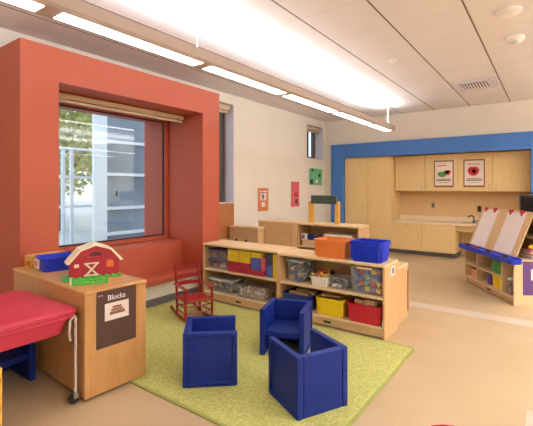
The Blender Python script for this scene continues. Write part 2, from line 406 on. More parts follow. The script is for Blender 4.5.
# ------------------------------------------------------------------ ceiling things
def pendant():
    t = thing('linear_pendant_light', 'long white linear pendant light hanging parallel to the window wall', 'light', (-2.52, 0, 2.46))
    g = bm_new()
    y0, y1 = -2.2, 7.48
    prism(g, [(-.092, 0), (.092, 0), (.105, .02), (.105, .10), (-.105, .10), (-.105, .02)], 'y', y0, y1)
    link('housing', g, M['fix'], t)
    em = emit('diffuser_glow', (1.0, 0.98, 0.96, 1), 7)
    for k in range(-2, 6):
        a = 1.235 + 1.325 * (k - 0) ; b = a + 1.21
        if k == 5: continue
        d = part_box('diffuser', em, t, (-.06, .066, a if a > -2.2 else -2.19, min(b, 7.42), -0.004, 0.0), 0.0)
    part_box('diffuser', em, t, (-.06, .066, 1.235 - 1.325 * 2 - 1.325 + .6, 1.235 - 2.65 - .115, -0.004, 0.0), 0.0) if False else None
    for y in (y0, y1): part_box('end_cap', M['fix'], t, (-.12, .12, y - .006, y + .006, -.002, .112), 0.002)
    for y in (-1.2, 2.44, 7.42):
        g = bm_new(); tube(g, [(0, y, .07), (0, y, .45)], .0025 if y < 7 else .011, 8); link('suspension_cable' if y < 7 else 'power_stem', g, M['plastic_w'], t)
        g = bm_new(); lathe(g, [(.04, .435), (.04, .448), (.03, .46)], 16, (0, y, 0)); link('ceiling_canopy', g, M['plastic_w'], t)
    return t
pendant()
v = thing('ceiling_vent', 'square louvred air vent in the ceiling above the cabinets', 'vent', (-0.912, 6.6, H))
part_box('frame', M['lav_jamb'], v, (-.30, .30, -.30, .30, -.012, 0), 0.003)
part_box('grille_opening', M['blackp'], v, (-.20, .16, -.17, .16, -.016, -.01), 0.0)
for k in range(9): part_box('slat', M['plastic_w'], v, (-.19 + .04 * k, -.172 + .04 * k, -.165, .155, -.026, -.014), 0.0)
def disc(name, label, cat, loc, prof, extra=None):
    t = thing(name, label, cat, loc)
    g = bm_new(); lathe(g, prof, 24); link('body', g, M['plastic_w'], t, True)
    if extra: extra(t)
    return t
disc('ceiling_speaker', 'round flat white ceiling disc nearest the camera', 'speaker', (-0.30, 4.02, H), [(.10, 0), (.10, -.015), (.07, -.038), (.02, -.042)])
def sp(t):
    g = bm_new(); tube(g, [(.02, -.03, -.05), (.02, -.03, -.085)], .012, 8); lathe(g, [(.03, -.085), (.03, -.09)], 10, (.02, -.03, 0)); link('sensor_head', g, M['plastic_w'], t)
disc('smoke_detector', 'domed white smoke detector with a small head below it', 'detector', (-0.30, 4.77, H), [(.085, 0), (.085, -.022), (.06, -.05), (.015, -.058)], sp)
disc('occupancy_sensor', 'small white ceiling sensor close to the glow of the pendant light', 'sensor', (-1.545, 4.74, H), [(.055, 0), (.055, -.018), (.03, -.04), (.01, -.042)])

# ------------------------------------------------------------------ back cabinets
def handle(parent, x, z, vertical=True, y=-0.0):
    g = bm_new()
    l = .05
    if vertical: tube(g, [(x, y, z - l), (x, y - .025, z - l), (x, y - .025, z + l), (x, y, z + l)], .005, 6)
    else: tube(g, [(x - l, y, z), (x - l, y - .025, z), (x + l, y - .025, z), (x + l, y, z)], .005, 6)
    return link('handle', g, M['steel'], parent)
def cab_door(t, x0, x1, z0, z1, hx=None, hz=None, name='door', vertical=True):
    d = part_box(name, M['lam'], t, (x0 + .0025, x1 - .0025, -.02, 0, z0 + .0025, z1 - .0025), 0.0015)
    if hx is not None: handle(d, hx, hz, vertical, -.02)
    return d
def carcass(t, x0, x1, z0, z1, d, kick=0.0):
    part_box('carcass', M['lam'], t, (x0, x1, 0.001, d, z0 + kick, z1), 0.002)
    if kick: part_box('toe_kick', M['base'], t, (x0, x1, 0.06, d, z0, z0 + kick), 0.0)
t = thing('tall_cabinet', 'full height two door wooden cabinet beside the blue surround', 'cabinet', (-3.80, 8.30, 0))
carcass(t, 0, 1.055, 0, 2.05, .59, .09)
cab_door(t, 0.005, .53, .09, 2.05, .455, .935); cab_door(t, .53, 1.055, .09, 2.05, .60, .935)
t = thing('base_cabinet', 'low wooden counter cabinet with a drawer over its door', 'cabinet', (-2.744, 8.30, 0))
carcass(t, 0, .628, 0, .645, .58, .09)
cab_door(t, 0.0, .628, .53, .645, .314, .59, 'drawer', False); cab_door(t, 0, .628, .09, .53, .56, .40)
t = thing('base_cabinet', 'low wooden counter cabinet with one plain door and no drawer', 'cabinet', (-2.114, 8.30, 0))
carcass(t, 0, .612, 0, .645, .58, .09); cab_door(t, 0, .612, .09, .645, .05, .52)
t = thing('knee_space_unit', 'open knee space under the counter beside the plain low cabinet', 'cabinet', (-1.50, 8.30, 0))
part_box('apron', M['lam'], t, (0.002, 1.21, .08, .1, .52, .645), 0.002)
part_box('side_panel', M['lam'], t, (1.18, 1.21, .0, .58, 0, .645), 0.002)
part_box('back_panel', M['lam'], t, (0.002, 1.18, .56, .58, 0, .52), 0.002)
t = thing('countertop', 'pale laminate countertop with upstand running under the wall cabinets', 'counter', (-2.744, 8.275, .645))
part_box('worktop', M['counter'], t, (0, 2.455, 0, .605, 0, .04), 0.004)
part_box('upstand', M['counter'], t, (0, 2.455, .605, .624, 0, .13), 0.003)
for x0, x1, lab in ((-2.73, -1.488, 'wooden wall cabinet with two doors beside the tall cabinet'), (-1.488, -0.30, 'wooden wall cabinet with two doors above the easel side of the counter')):
    t = thing('wall_cabinet', lab, 'cabinet', (x0, 8.52, 1.305)); w = x1 - x0
    part_box('carcass', M['lam'], t, (0, w, 0.001, .375, 0, .745), 0.002)
    cab_door(t, 0, w / 2, 0, .745, w / 2 - .06, .08); cab_door(t, w / 2, w, 0, .745, w / 2 + .06, .08)
t = thing('faucet', 'small dark gooseneck tap on the pale countertop', 'faucet', (-1.24, 8.72, .686))
g = bm_new(); lathe(g, [(.03, 0), (.03, .02), (.014, .03)], 14); link('base', g, M['blackp'], t)
g = bm_new(); tube(g, [(0, 0, .02), (0, 0, .10), (-.02, -.02, .13), (-.06, -.06, .135), (-.09, -.09, .10)], .012, 8); link('spout', g, M['blackp'], t)
part_box('lever', M['blackp'], t, (.02, .09, -.008, .008, .03, .042), 0.003)
t = thing('sink', 'low dark rimmed sink set in the pale countertop', 'sink', (-1.25, 8.55, .6855))
g = bm_new(); loft(g, [rr(.34, .22, .04, 0.0), rr(.34, .22, .04, .005), rr(.30, .18, .03, .005), rr(.28, .16, .03, .001)]); link('basin', g, M['steel'], t)
def outlet(label, x, z, dark=False):
    t = thing('wall_outlet', label, 'outlet', (x, 8.9, z))
    part_box('plate', M['steel'] if not dark else M['blackp'], t, (-.035, .035, -.008, 0, -.058, .058), 0.002)
    for dz in (-.02, .02): part_box('socket', M['blackp'], t, (-.013, .013, -.011, -.007, dz - .012, dz + .012), 0.0)
outlet('steel wall outlet under the wall cabinet with the green apple poster', -2.045, 1.0)
outlet('small dark wall outlet above the sink', -1.165, .95, True)
def poster(label, x0, x1, z0, z1, fruit):
    t = thing('apple_poster', label, 'poster', ((x0 + x1) / 2, 8.5, z0)); w = x1 - x0; h = z1 - z0
    part_box('border', M['brown_wood'] if False else M['t_brown'], t, (-w / 2, w / 2, -.004, 0, 0, h), 0.0)
    part_box('sheet', M['paper2'], t, (-w / 2 + .02, w / 2 - .02, -.006, -.004, .035, h - .025), 0.0)
    def blob(name, cx, cz, rx, rz, m, notch=0.0):
        g = bm_new(); pts = []
        for k in range(28):
            a = 2 * math.pi * k / 28; r = 1 - notch * max(0, math.cos(a - math.pi / 2)) ** 6
            pts.append((cx + rx * r * math.cos(a), cz + rz * r * math.sin(a)))
        prism(g, pts, 'y', -.0085, -.006); return link(name, g, m, t)
    fruit(t, blob, w, h)
    for z, f, hh in ((.155, .70, .012), (.128, .76, .014), (.09, .5, .006)):
        part_box('text_line', M['ink'], t, (-w * f / 2, w * f / 2, -.007, -.006, z, z + hh), 0.0)
def f1(t, blob, w, h):
    blob('green_apple', -.03, .265, .085, .06, M['t_green'], .2); blob('red_apple', .075, .30, .06, .055, M['t_red'], .2); blob('flesh', .07, .33, .04, .06, M['t_white'])
    part_box('title', M['t_orange'], t, (-.12, .05, -.007, -.006, .42, .445), 0.0)
def f2(t, blob, w, h):
    blob('red_apple', -.01, .32, .10, .095, M['t_red'], .25); blob('apple_shine', 0.0, .315, .045, .04, M['t_pink'], .1)
    part_box('title', M['t_tan'], t, (-.11, .11, -.007, -.006, .44, .462), 0.0)
poster('white apple poster with a green and a red apple on the wall cabinet', -1.935, -1.565, 1.385, 1.925, f1)
poster('white apple poster with one large red apple on the wall cabinet', -1.39, -1.02, 1.385, 1.925, f2)

# pictures on the window wall
def wallpic(name, label, y0, y1, z0, z1, m, pieces):
    t = thing(name, label, 'picture', (XW + .001, (y0 + y1) / 2, z0))
    w, h = (y1 - y0) / 2, z1 - z0
    part_box('sheet', m, t, (0, .004, -w, w, 0, h), 0.0)
    for nm, mm, a, b, c, d in pieces: part_box(nm, mm, t, (.004, .006, a, b, c, d), 0.0)
M['pink_art'] = mat('pink_artwork', (206, 66, 90), 0.7, 0.3, 9, c2=(220, 120, 110)); M['green_art'] = mat('green_artwork', (96, 186, 110), 0.7, 0.3, 7, c2=(130, 200, 150))
wallpic('orange_wall_card', 'orange upright card with two white picture panels on the window wall', 5.66, 5.985, .945, 1.37, mat('orange_card', (214, 128, 78), .7),
        [('white_panel', M['paper'], -.09, .09, .20, .33), ('figure', M['ink'], -.03, .03, .225, .305), ('white_spot', M['paper'], -.05, .05, .075, .165), ('caption_strip', M['paper2'], -.12, .12, .352, .372)])
wallpic('pink_wall_art', 'narrow pink artwork between the orange card and the green one', 6.785, 7.10, .985, 1.50, M['pink_art'],
        [('dark_patch', M['t_black'], .0, .08, .06, .16), ('pale_patch', M['t_pink'], -.10, .06, .33, .43), ('red_patch', M['t_red'], -.04, .10, .2, .3)])
wallpic('green_wall_art', 'green artwork hung below the small high window', 7.52, 8.12, 1.44, 1.81, M['green_art'],
        [('navy_patch', M['t_navy'], -.26, -.12, .02, .12), ('dark_blob', M['t_black'], .12, .22, .18, .26), ('dark_strip', M['t_navy'], -.2, -.1, .30, .36), ('pale_patch', M['t_white'], .0, .1, .05, .12)])

# ------------------------------------------------------------------ rug
t = thing('green_rug', 'square olive green rug spread under the blue cube chairs', 'rug', (-2.30, 2.56, 0))
g = bm_new(); loft(g, [rr(2.70, 1.74, .03, 0.001), rr(2.70, 1.74, .03, .010), rr(2.67, 1.71, .03, .013)]); link('carpet', g, M['rug'], t)
g = bm_new()
loft(g, [rr(2.74, 1.78, .05, .001), rr(2.74, 1.78, .05, .009), rr(2.72, 1.76, .05, .011), rr(2.702, 1.742, .03, .011), rr(2.702, 1.742, .03, .001), rr(2.74, 1.78, .05, .001)], close=True)
link('binding', g, M['rug_edge'], t)

# ------------------------------------------------------------------ bookcases
def bookcase(label, x, y, w, h, d, shelf_z, tagside=False):
    t = thing('low_bookcase', label, 'bookcase', (x, y, 0)); th = .02
    part_box('side_panel', M['maple_d'], t, (0, th, 0, d, .0, h - .025), 0.002); 
    s = part_box('side_panel', M['maple_d'], t, (w - th, w, 0, d, .0, h - .025), 0.002)
    part_box('top_panel', M['maple_edge'], t, (0, w, -.006, d, h - .025, h), 0.004)
    part_box('back_panel', M['maple'], t, (th, w - th, d - .012, d, .095, h - .025), 0.0)
    part_box('shelf', M['maple_edge'], t, (th, w - th, .0, d - .012, shelf_z - .022, shelf_z), 0.002)
    part_box('bottom_panel', M['maple_edge'], t, (th, w - th, 0, d - .012, .085, .105), 0.002)
    k = part_box('kick_plate', M['maple'], t, (th, w - th, .012, .03, 0.012, .085), 0.001)
    part_box('finger_slot', M['blackp'], k, (w / 2 - .04, w / 2 + .04, .008, .013, .04, .06), 0.002)
    return t, s
HB1, HB2, YS = .69, .675, 3.475
bookcase('low maple bookcase holding the cardboard bricks behind the rocking chair', -3.49, YS, 1.122, HB1, .385, .385)
b2, s2 = bookcase('low maple bookcase with the orange and blue bins on top', -2.366, YS, 1.158, HB2, .385, .378)
tg = part_box('label_card', M['paper'], s2, (1.158, 1.161, .17, .27, .545, .635), 0.001, 'white card with a black figure')
part_box('printed_figure', M['ink'], tg, (1.161, 1.163, .20, .235, .565, .62), 0.0)
t = thing('rear_bookcase', 'lower maple bookcase standing back to back behind the front one', 'bookcase', (-2.35, YS + .39, 0))
part_box('carcass', M['maple_d'], t, (0, 1.11, 0, .43, .0, .545), 0.003); part_box('top_panel', M['maple_edge'], t, (0, 1.11, 0, .43, .545, .57), 0.004)
part_box('edge_board', M['brown_wood'], t, (1.11, 1.118, .395, .43, .06, .50), 0.003)

def bin_thing(name, label, cat, loc, w, d, h, m, rz=0.0, taper=.90, group=None, rim=.012, ribs=True):
    t = thing(name, label, cat, loc, rz, group)
    wt = .005; k = taper
    g = bm_new()
    r = min(w, d) * .12
    loft(g, [rr(w * k, d * k, r, 0), rr(w * (k + (1 - k) * .85) , d * (k + (1 - k) * .85), r, h * .85), rr(w + rim, d + rim, r + rim / 2, h * .86), rr(w + rim, d + rim, r + rim / 2, h), rr(w - wt, d - wt, r, h), rr(w * k - wt, d * k - wt, r, wt)])
    b = link('body', g, m, t, True)
    return t, b
def ribs(b, w, d, h, m, n=2):
    for sx in (-1, 1):
        for i in range(n):
            x = sx * w * .40
            part_box('corner_rib', m, b, (x - .006, x + .006, -d * .49, -d * .44, h * .08, h * .84), 0.002) if i == 0 else part_box('corner_rib', m, b, (w * .462 * sx - .012, w * .462 * sx + .012, -d * .40 - .006, -d * .40 + .006, h * .08, h * .84), 0.002)
def lid(t, w, d, z, m, name='lid'):
    g = bm_new(); loft(g, [rr(w + .02, d + .02, .02, z - .012), rr(w + .02, d + .02, .02, z + .004), rr(w - .01, d - .01, .02, z + .012)])
    return link(name, g, m, t)
def fill(cname, labels, cat, group, loc, rz, w, d, z0, nx, ny, nz, cell, rnd, shape='block', tilt=.5, scale=.72):
    """loose pieces in a clear container, each an object of its own"""
    Mt = Matrix.Translation(Vector(loc)) @ Matrix.Rotation(rz, 4, 'Z')
    protos = {}
    for k in range(nz):
        for j in range(ny):
            for i in range(nx):
                key, lab, m = rnd.choice(labels)
                p = Vector((-w / 2 + w * (i + .5) / nx + rnd.uniform(-.1, .1) * w / nx, -d / 2 + d * (j + .5) / ny, z0 + cell * (k + .5)))
                if key not in protos:
                    g = bm_new(); s = cell * scale / 2; wx = min(w / nx * .4, s * 1.7)
                    if shape == 'block':
                        box(g, -wx, wx, -s * .9, s * .9, -s, s, bev=s * .18)
                        if wx > s * 1.2: lathe(g, [(s * .35, s), (s * .35, s * 1.25)], 8)
                    elif shape == 'plank': box(g, -wx, wx, -s, s, -s * .5, s * .5, bev=s * .12)
                    o = link(cname, g, m); protos[key] = o
                else:
                    o = protos[key].copy(); COL.objects.link(o)
                o.matrix_world = Mt @ Matrix.Translation(p) @ Matrix.Rotation(rnd.uniform(-tilt, tilt), 4, 'Z') @ Matrix.Rotation(rnd.uniform(-tilt, tilt) * .5, 4, 'X') @ Matrix.Rotation(rnd.uniform(-tilt, tilt), 4, 'Y')
                tag(o, lab, cat, group)
S = .385 + .001; S2 = .378 + .001; BZ = .106
# -- left bookcase, upper shelf
rnd = random.Random(3)
def pal(fmt, cols): return [(c, fmt % c, M['t_' + c]) for c in cols]
for k, (lab, where, cols) in enumerate((('shallow clear box with a dark lid, lower of the stacked pair beside the yellow bricks', 'lower', ('pink', 'white', 'red', 'navy')), ('shallow clear box with a dark lid, topmost of the stacked pair beside the yellow bricks', 'topmost', ('purple', 'orange', 'navy', 'red')))):
    z = S + k * .118; loc = (-3.275, YS + .16, z)
    t, b = bin_thing('clear_storage_box', lab, 'box', loc, .325, .24, .10, M['clear'], taper=.95); lid(t, .325, .24, .105, M['lid_grey'])
    fill('small_toy_piece', pal('%s small toy piece inside the ' + where + ' stacked clear box', cols), 'toy', 'toy pieces in the %s stacked clear box' % where, loc, 0, .26, .18, .010, 5, 3, 2, .042, rnd, 'block', .3)
def brick(label, x0, x1, z0, z1, m, y0=YS + .02, dep=.15):
    g = bm_new(); box(g, -(x1 - x0) / 2 + .0015, (x1 - x0) / 2 - .0015, 0, dep, 0, z1 - z0 - .002, bev=.004)
    o = link('cardboard_brick', g, m); o.location = ((x0 + x1) / 2, y0, z0); tag(o, label, 'toy brick', 'cardboard bricks on the bookcase'); return o
z1, z2, z3, z4 = S, S + .062, S + .124, S + .196
zt = S + .268
brick('long red cardboard brick in the bottom row beside the stacked clear boxes', -3.105, -2.835, z1, z2, M['cb_red'])
brick('long red cardboard brick in the bottom row under the blue brick', -2.832, -2.565, z1, z2, M['cb_red'])
brick('long red cardboard brick in the second row beside the stacked clear boxes', -3.105, -2.90, z2, z3, M['cb_red'])
brick('short red cardboard brick in the second row touching the blue brick', -2.897, -2.762, z2, z3, M['cb_red'])
brick('yellow cardboard brick in the lower yellow row beside the clear boxes', -3.105, -2.925, z3, z4 - .004, M['cb_yellow'])
brick('yellow cardboard brick in the lower yellow row next to the blue brick', -2.922, -2.765, z3, z4 - .004, M['cb_yellow'])
brick('yellow cardboard brick in the topmost row beside the clear boxes', -3.105, -2.925, z4 - .004, zt - .006, M['cb_yellow'])
brick('yellow cardboard brick in the middle of the topmost yellow row', -2.922, -2.765, z4 - .004, zt - .006, M['cb_yellow'])
brick('yellow cardboard brick lying on top of the blue brick', -2.755, -2.605, z2 + .136, zt - .006, M['cb_yellow'])
brick('square blue cardboard brick standing among the red and yellow ones', -2.757, -2.618, z2, z2 + .136, M['cb_blue'])
brick('speckled pinkish red cardboard brick standing beside the blue brick', -2.614, -2.555, z2, z2 + .136, M['cb_pink'])
brick('upright blue cardboard brick under the dark slate brick', -2.545, -2.462, z1, z1 + .135, M['cb_blue'], YS + .03)
brick('dark slate cardboard brick stacked on the upright blue brick', -2.555, -2.462, z1 + .135, zt - .01, M['cb_grey'], YS + .04)
brick('tall thin yellow cardboard brick against the bookcase divider', -2.452, -2.398, z1, zt - .004, M['cb_yellow'])
# -- left bookcase, lower shelf
loc = (-3.235, YS + .17, BZ); t, b = bin_thing('clear_storage_box', 'lidded clear box of dark toy pieces on the lowest shelf behind the rocking chair', 'box', loc, .37, .27, .15, M['clear'], taper=.92); lid(t, .37, .27, .155, M['frost'])
fill('toy_piece', pal('%s toy piece inside the lidded clear box behind the rocking chair', ('grey', 'white', 'tan', 'navy')), 'toy', 'toy pieces in the lidded clear box', loc, 0, .29, .20, .011, 5, 3, 3, .044, rnd, 'block', .3)
loc = (-2.78, YS + .155, BZ); t, b = bin_thing('clear_storage_box', 'clear lidded box of tan wooden pieces on the lowest shelf', 'box', loc, .44, .27, .125, M['clear'], taper=.90); lid(t, .44, .27, .13, M['clear'])
fill('wooden_piece', [('tan', 'small tan wooden piece inside the clear box on the lowest shelf', M['t_tan']), ('white', 'small white wooden piece inside the clear box on the lowest shelf', M['t_white'])] , 'toy', 'wooden pieces in the clear box', loc, 0, .37, .22, .008, 7, 3, 2, .042, rnd)
# -- right bookcase, upper shelf
loc = (-2.18, YS + .175, S2); t, b = bin_thing('clear_storage_box', 'tall clear box of mixed craft pieces with a frosted lid beside the divider', 'box', loc,   .205, .26, .22, M['clear'], rz=-.22, taper=.93); lid(t, .205, .26, .225, M['frost'])
fill('craft_piece', pal('%s craft piece inside the tall clear box beside the divider', ('tan', 'grey', 'white', 'blue', 'brown')), 'toy', 'craft pieces in the tall clear box', loc, -.22, .165, .22, .01, 3, 3, 4, .048, rnd, 'plank', .8, 1.0)
loc = (-1.90, YS + .115, S2); t, b = bin_thing('toy_food_basket', 'small white basket heaped with bright toy food', 'basket', loc, .20, .16, .095, M['bin_white'], taper=.85)
def food(kind, label, p, m, s):
    g = bm_new()
    if kind == 'toy_apple': lathe(g, [(.001, -s), (s * .6, -s * .85), (s, -.1 * s), (s * .9, s * .5), (s * .4, s * .8), (.001, s * .6)], 12)
    elif kind == 'toy_banana': tube(g, [(-s * 1.4, 0, s * .5), (-s * .7, 0, -.1 * s), (0, 0, -s * .3), (s * .8, 0, 0), (s * 1.4, 0, s * .7)], s * .4, 8, s * .2)
    elif kind == 'toy_carrot': tube(g, [(0, 0, -s), (s * .2, 0, 0), (s * .3, 0, s * 1.3)], s * .18, 8, s * .5)
    elif kind == 'toy_lettuce_leaf': lathe(g, [(.001, -s * .5), (s * .8, -s * .3), (s * 1.1, .2 * s), (s * .7, .3 * s), (.001, 0)], 9)
    o = link(kind, g, m, None, True); o.location = (loc[0] + p[0], loc[1] + p[1], loc[2] + p[2]); tag(o, label, 'toy food', 'toy food in the white basket'); return o
food('toy_apple', 'glossy red toy apple on top of the white basket', (-.01, .0, .125), M['t_red'], .034)
food('toy_banana', 'yellow toy banana at the front of the white basket', (.055, -.04, .115), M['t_yellow'], .034)
food('toy_banana', 'yellow toy banana sticking up at the edge of the white basket', (-.075, -.03, .105), M['t_yellow'], .022)
food('toy_carrot', 'orange toy carrot standing up in the white basket', (.05, .03, .13), M['t_orange'], .03)
food('toy_lettuce_leaf', 'dark green toy leaf in the white basket', (-.055, .03, .12), M['t_green'], .03)
food('toy_apple', 'dark toy plum at the back of the white basket', (.09, .05, .13), M['t_black'], .026)
food('toy_apple', 'orange toy fruit low in the white basket', (.0, -.045, .095), M['t_orange'], .026)
loc = (-1.682, YS + .115, S2); t, b = bin_thing('clear_basket', 'small open clear basket of dark pieces beside the white basket', 'basket', loc, .195, .17, .115, M['clear'], taper=.88)
fill('dark_toy_piece', pal('%s toy piece inside the small open clear basket', ('grey', 'black', 'navy', 'white')), 'toy', 'pieces in the small clear basket', loc, 0, .15, .13, .008, 3, 3, 2, .04, rnd)
loc = (-1.40, YS + .15, S2); t, b = bin_thing('clear_storage_box', 'large clear box full of bright plastic building blocks', 'box', loc, .315, .26, .245, M['clear'], taper=.95); l = lid(t, .315, .26, .25, M['clear'])
part_box('name_strip', M['maple_edge'], l, (-.08, .07, -.143, -.139, .235, .256), 0.001, 'tan name strip on the lid')
fill('building_block', pal('%s plastic building block inside the large clear box', ('red', 'yellow', 'blue', 'green', 'orange', 'yellow', 'red', 'purple', 'blue')), 'toy block', 'building blocks in the large clear box', loc, 0, .275, .21, .010, 5, 3, 4, .056, rnd, 'block', .45, .74)
# -- right bookcase, lower shelf
loc = (-2.15, YS + .16, BZ); t, b = bin_thing('navy_bin', 'navy blue bin of wooden planks on the lowest shelf behind a blue cube chair', 'bin', loc, .345, .27, .155, M['bin_navy'])
def planks(where, loc, spec):
    for k, (x, y, z, l, w_, h_, rz, ry) in enumerate(spec):
        g = bm_new(); box(g, -l / 2, l / 2, -w_ / 2, w_ / 2, -h_ / 2, h_ / 2, bev=.003)
        o = link('wooden_block', g, M['maple_edge'] if k % 2 else M['t_tan']); o.location = (loc[0] + x, loc[1] + y, loc[2] + z); o.rotation_euler = (0, ry, rz)
        tag(o, 'loose maple block heaped in the %s bin' % where, 'toy block', 'wooden blocks in the %s bin' % where)
planks('navy', loc, [(-.02, -.04, .145, .22, .06, .03, .1, .0), (0.02, .05, .15, .24, .07, .03, -.05, .03), (-.03, 0, .105, .24, .16, .035, 0, 0)])
loc = (-1.775, YS + .15, BZ); t, b = bin_thing('yellow_bin', 'yellow bin heaped with flat wooden blocks', 'bin', loc, .29, .27, .17, M['bin_yellow']); ribs(b, .29, .27, .17, M['bin_yellow'])
planks('yellow', loc, [(-.03, -.02, .178, .18, .09, .016, .3, .03), (.05, .04, .206, .17, .08, .016, -.2, 0), (0, 0, .12, .22, .19, .04, 0, 0), (-.03, .045, .232, .2, .06, .02, .1, 0)])
loc = (-1.418, YS + .145, BZ); t, b = bin_thing('red_bin', 'crimson bin of wooden blocks at the end of the lowest shelf', 'bin', loc, .325, .27, .175, M['bin_red']); ribs(b, .325, .27, .175, M['bin_red'])
planks('crimson', loc, [(-.06, -.03, .175, .12, .06, .04, .3, .15), (.05, -.05, .185, .11, .05, .05, -.2, -.1), (.0, .05, .19, .16, .05, .03, .05, 0), (0, 0, .12, .24, .19, .04, 0, 0), (.09, .03, .185, .08, .06, .04, .4, .1)])
g = bm_new(); prism(g, [(-.03, 0), (.03, 0), (0, .06)], 'y', 0, .03); o = link('wooden_triangle', g, M['t_white']); o.location = (-1.24 + .0, YS + .03, BZ); tag(o, 'small pale wooden triangle wedged beside the crimson bin', 'toy block')
bpy.data.objects['wooden_triangle'].scale = (.28, 1, 1)
# -- on top
t, b = bin_thing('orange_bin', 'orange plastic bin on top of the bookcase', 'bin', (-1.785, YS + .165, HB2), .335, .27, .18, M['bin_orange']); ribs(b, .335, .27, .18, M['bin_orange'])
t, b = bin_thing('blue_bin', 'royal blue plastic bin on top of the bookcase beside the orange one', 'bin', (-1.405, YS + .165, HB2), .31, .27, .19, M['bin_blue']); ribs(b, .31, .27, .19, M['bin_blue'])

# ------------------------------------------------------------------ units behind the bookcases
t = thing('small_cabinet', 'small low wooden cabinet in the corner under the brown window apron', 'cabinet', (-4.235, 4.8, 0))
part_box('body', M['maple'], t, (0, .585, .01, .17, 0, .735), 0.003); part_box('top_panel', M['maple_edge'], t, (-.008, .595, -.005, .175, .735, .76), 0.003)
for x in (.16, .36):
    g = bm_new(); lathe(g, [(.022, .008), (.022, -.004), (.01, -.012)], 12, (x, .0, .54), 'y'); link('finger_hole', g, M['blackp'], t)
t = thing('plain_back_cabinet', 'wide wooden cabinet showing its plain back behind the bookcases', 'cabinet', (-3.79, 5.0 - .01, 0))
part_box('body', M['maple'], t, (0.005, .722, .01, .38, 0, .83), 0.003); part_box('top_panel', M['maple_edge'], t, (0, .728, 0, .385, .83, .855), 0.003)
part_box('end_panel', M['maple_edge'], t, (.66, .722, .0, .012, 0, .83), 0.002)
t = thing('open_shelf_unit', 'open wooden shelf unit of small containers behind the orange bin', 'shelf unit', (-3.06, 5.0, 0)); wq = .97
part_box('side_panel', M['maple_d'], t, (0, .02, 0, .38, 0, .825), 0.002); part_box('side_panel', M['maple_d'], t, (wq - .02, wq, 0, .38, 0, .825), 0.002)
part_box('top_panel', M['maple_edge'], t, (0, wq, -.005, .385, .825, .85), 0.003); part_box('back_panel', M['maple'], t, (.02, wq - .02, .365, .38, 0, .825), 0.0)
part_box('shelf', M['maple_edge'], t, (.02, wq - .02, 0, .365, .50, .52), 0.002); part_box('kick_plate', M['maple'], t, (.02, wq - .02, .01, .03, 0, .09), 0.0)
t, b = bin_thing('wooden_tray', 'pale wooden tray on the shelf of the open unit', 'tray', (-2.87, 5.13, .521), .26, .2, .085, M['maple_edge'], taper=.99)
t, b = bin_thing('navy_tray', 'dark blue tray standing on the pale wooden tray', 'tray', (-2.81, 5.14, .607), .25, .16, .06, M['bin_navy'], taper=.93)
g = bm_new(); box(g, -.04, .04, -.03, .03, 0, .09, bev=.003); o = link('picture_box', g, M['bin_white']); o.location = (-2.965, 5.05, .608); tag(o, 'small white picture box at the corner of the pale wooden tray', 'box')
p = part_box('printed_picture', M['t_purple'], o, (-.028, .022, -.032, -.03, .015, .075), 0.0)
t, b = bin_thing('clear_storage_box', 'flat clear box with a white lid on the open shelf unit', 'box', (-2.42, 5.15, .521), .42, .26, .17, M['clear']); lid(t, .42, .26, .18, M['bin_white'])
g = bm_new(); lathe(g, [(.001, 0), (.03, 0), (.045, .04), (.03, .075), (.001, .085)], 12); o = link('brown_toy', g, M['t_brown'], None, True); o.location = (-2.82, 5.14, .613); tag(o, 'small brown toy sitting in the navy tray', 'toy')
t = thing('toy_arch', 'toy arch of two honey coloured posts under a dark green beam', 'toy', (-2.715, 5.2, .851))
part_box('post', M['yellow_wood'], t, (-.25, -.18, -.03, .03, 0, .32), 0.004); part_box('post', M['yellow_wood'], t, (.185, .245, -.03, .03, 0, .32), 0.004)
bm = bm_new(); box(bm, -.20, .215, -.05, -.031, .285, .41, bev=.006); box(bm, -.18, .19, -.031, .04, .322, .40, bev=.004); o = link('beam', bm, M['grey_wood'], t)

# ------------------------------------------------------------------ cube chairs
def cube_chair(label, x, y, rz):
    t = thing('cube_chair', label, 'chair', (x, y, .0135), rz, 'blue cube chairs'); w = .185; h = .37; th = .042
    for s in (-1, 1):
        g = bm_new()
        xi, xo = s * (w - th), s * w
        box(g, min(xi, xo), max(xi, xo), -w, w, 0, h, bev=.008, seg=2)
        # raised border around a recessed panel on the outer face
        f = None
        for q in g.faces:
            if abs(q.normal.x - s) < .01 and q.calc_area() > .05: f = q
        if f is not None:
            r = bmesh.ops.inset_region(g, faces=[f], thickness=.028, depth=0); 
            r = bmesh.ops.inset_region(g, faces=[f], thickness=.008, depth=-.010)
        link('side_panel', g, M['chair_blue'], t)
    part_box('back_panel', M['chair_blue'], t, (-w + th - .002, w - th + .002, w - th, w, 0, h), 0.008)
    g = bm_new()
    n = 8; pts = []
    for k in range(n + 1):
        u = -1 + 2 * k / n; pts.append((u * (w - th), -w + .012 + .018 * (1 - u * u) * -1 + .018))
    loop0 = pts + [((w - th), w - th), (-(w - th), w - th)]
    prism(g, loop0, 'z', .155, .195); link('seat', g, M['chair_blue'], t)
    return t
r_ = math.radians
cube_chair('blue cube chair with its recessed side facing the camera on the rug', -2.003, 2.074, r_(132.5))
cube_chair('blue cube chair with its open seat facing forward in front of the yellow bin', -1.806, 2.785, r_(19))
cube_chair('blue cube chair nearest the camera with its flat back turned outward', -1.272, 2.197, r_(-116.9))
c4 = cube_chair('dark shadowed blue cube chair tucked under the red play table', -3.165, 1.12, r_(90)); c4.location.z = 0

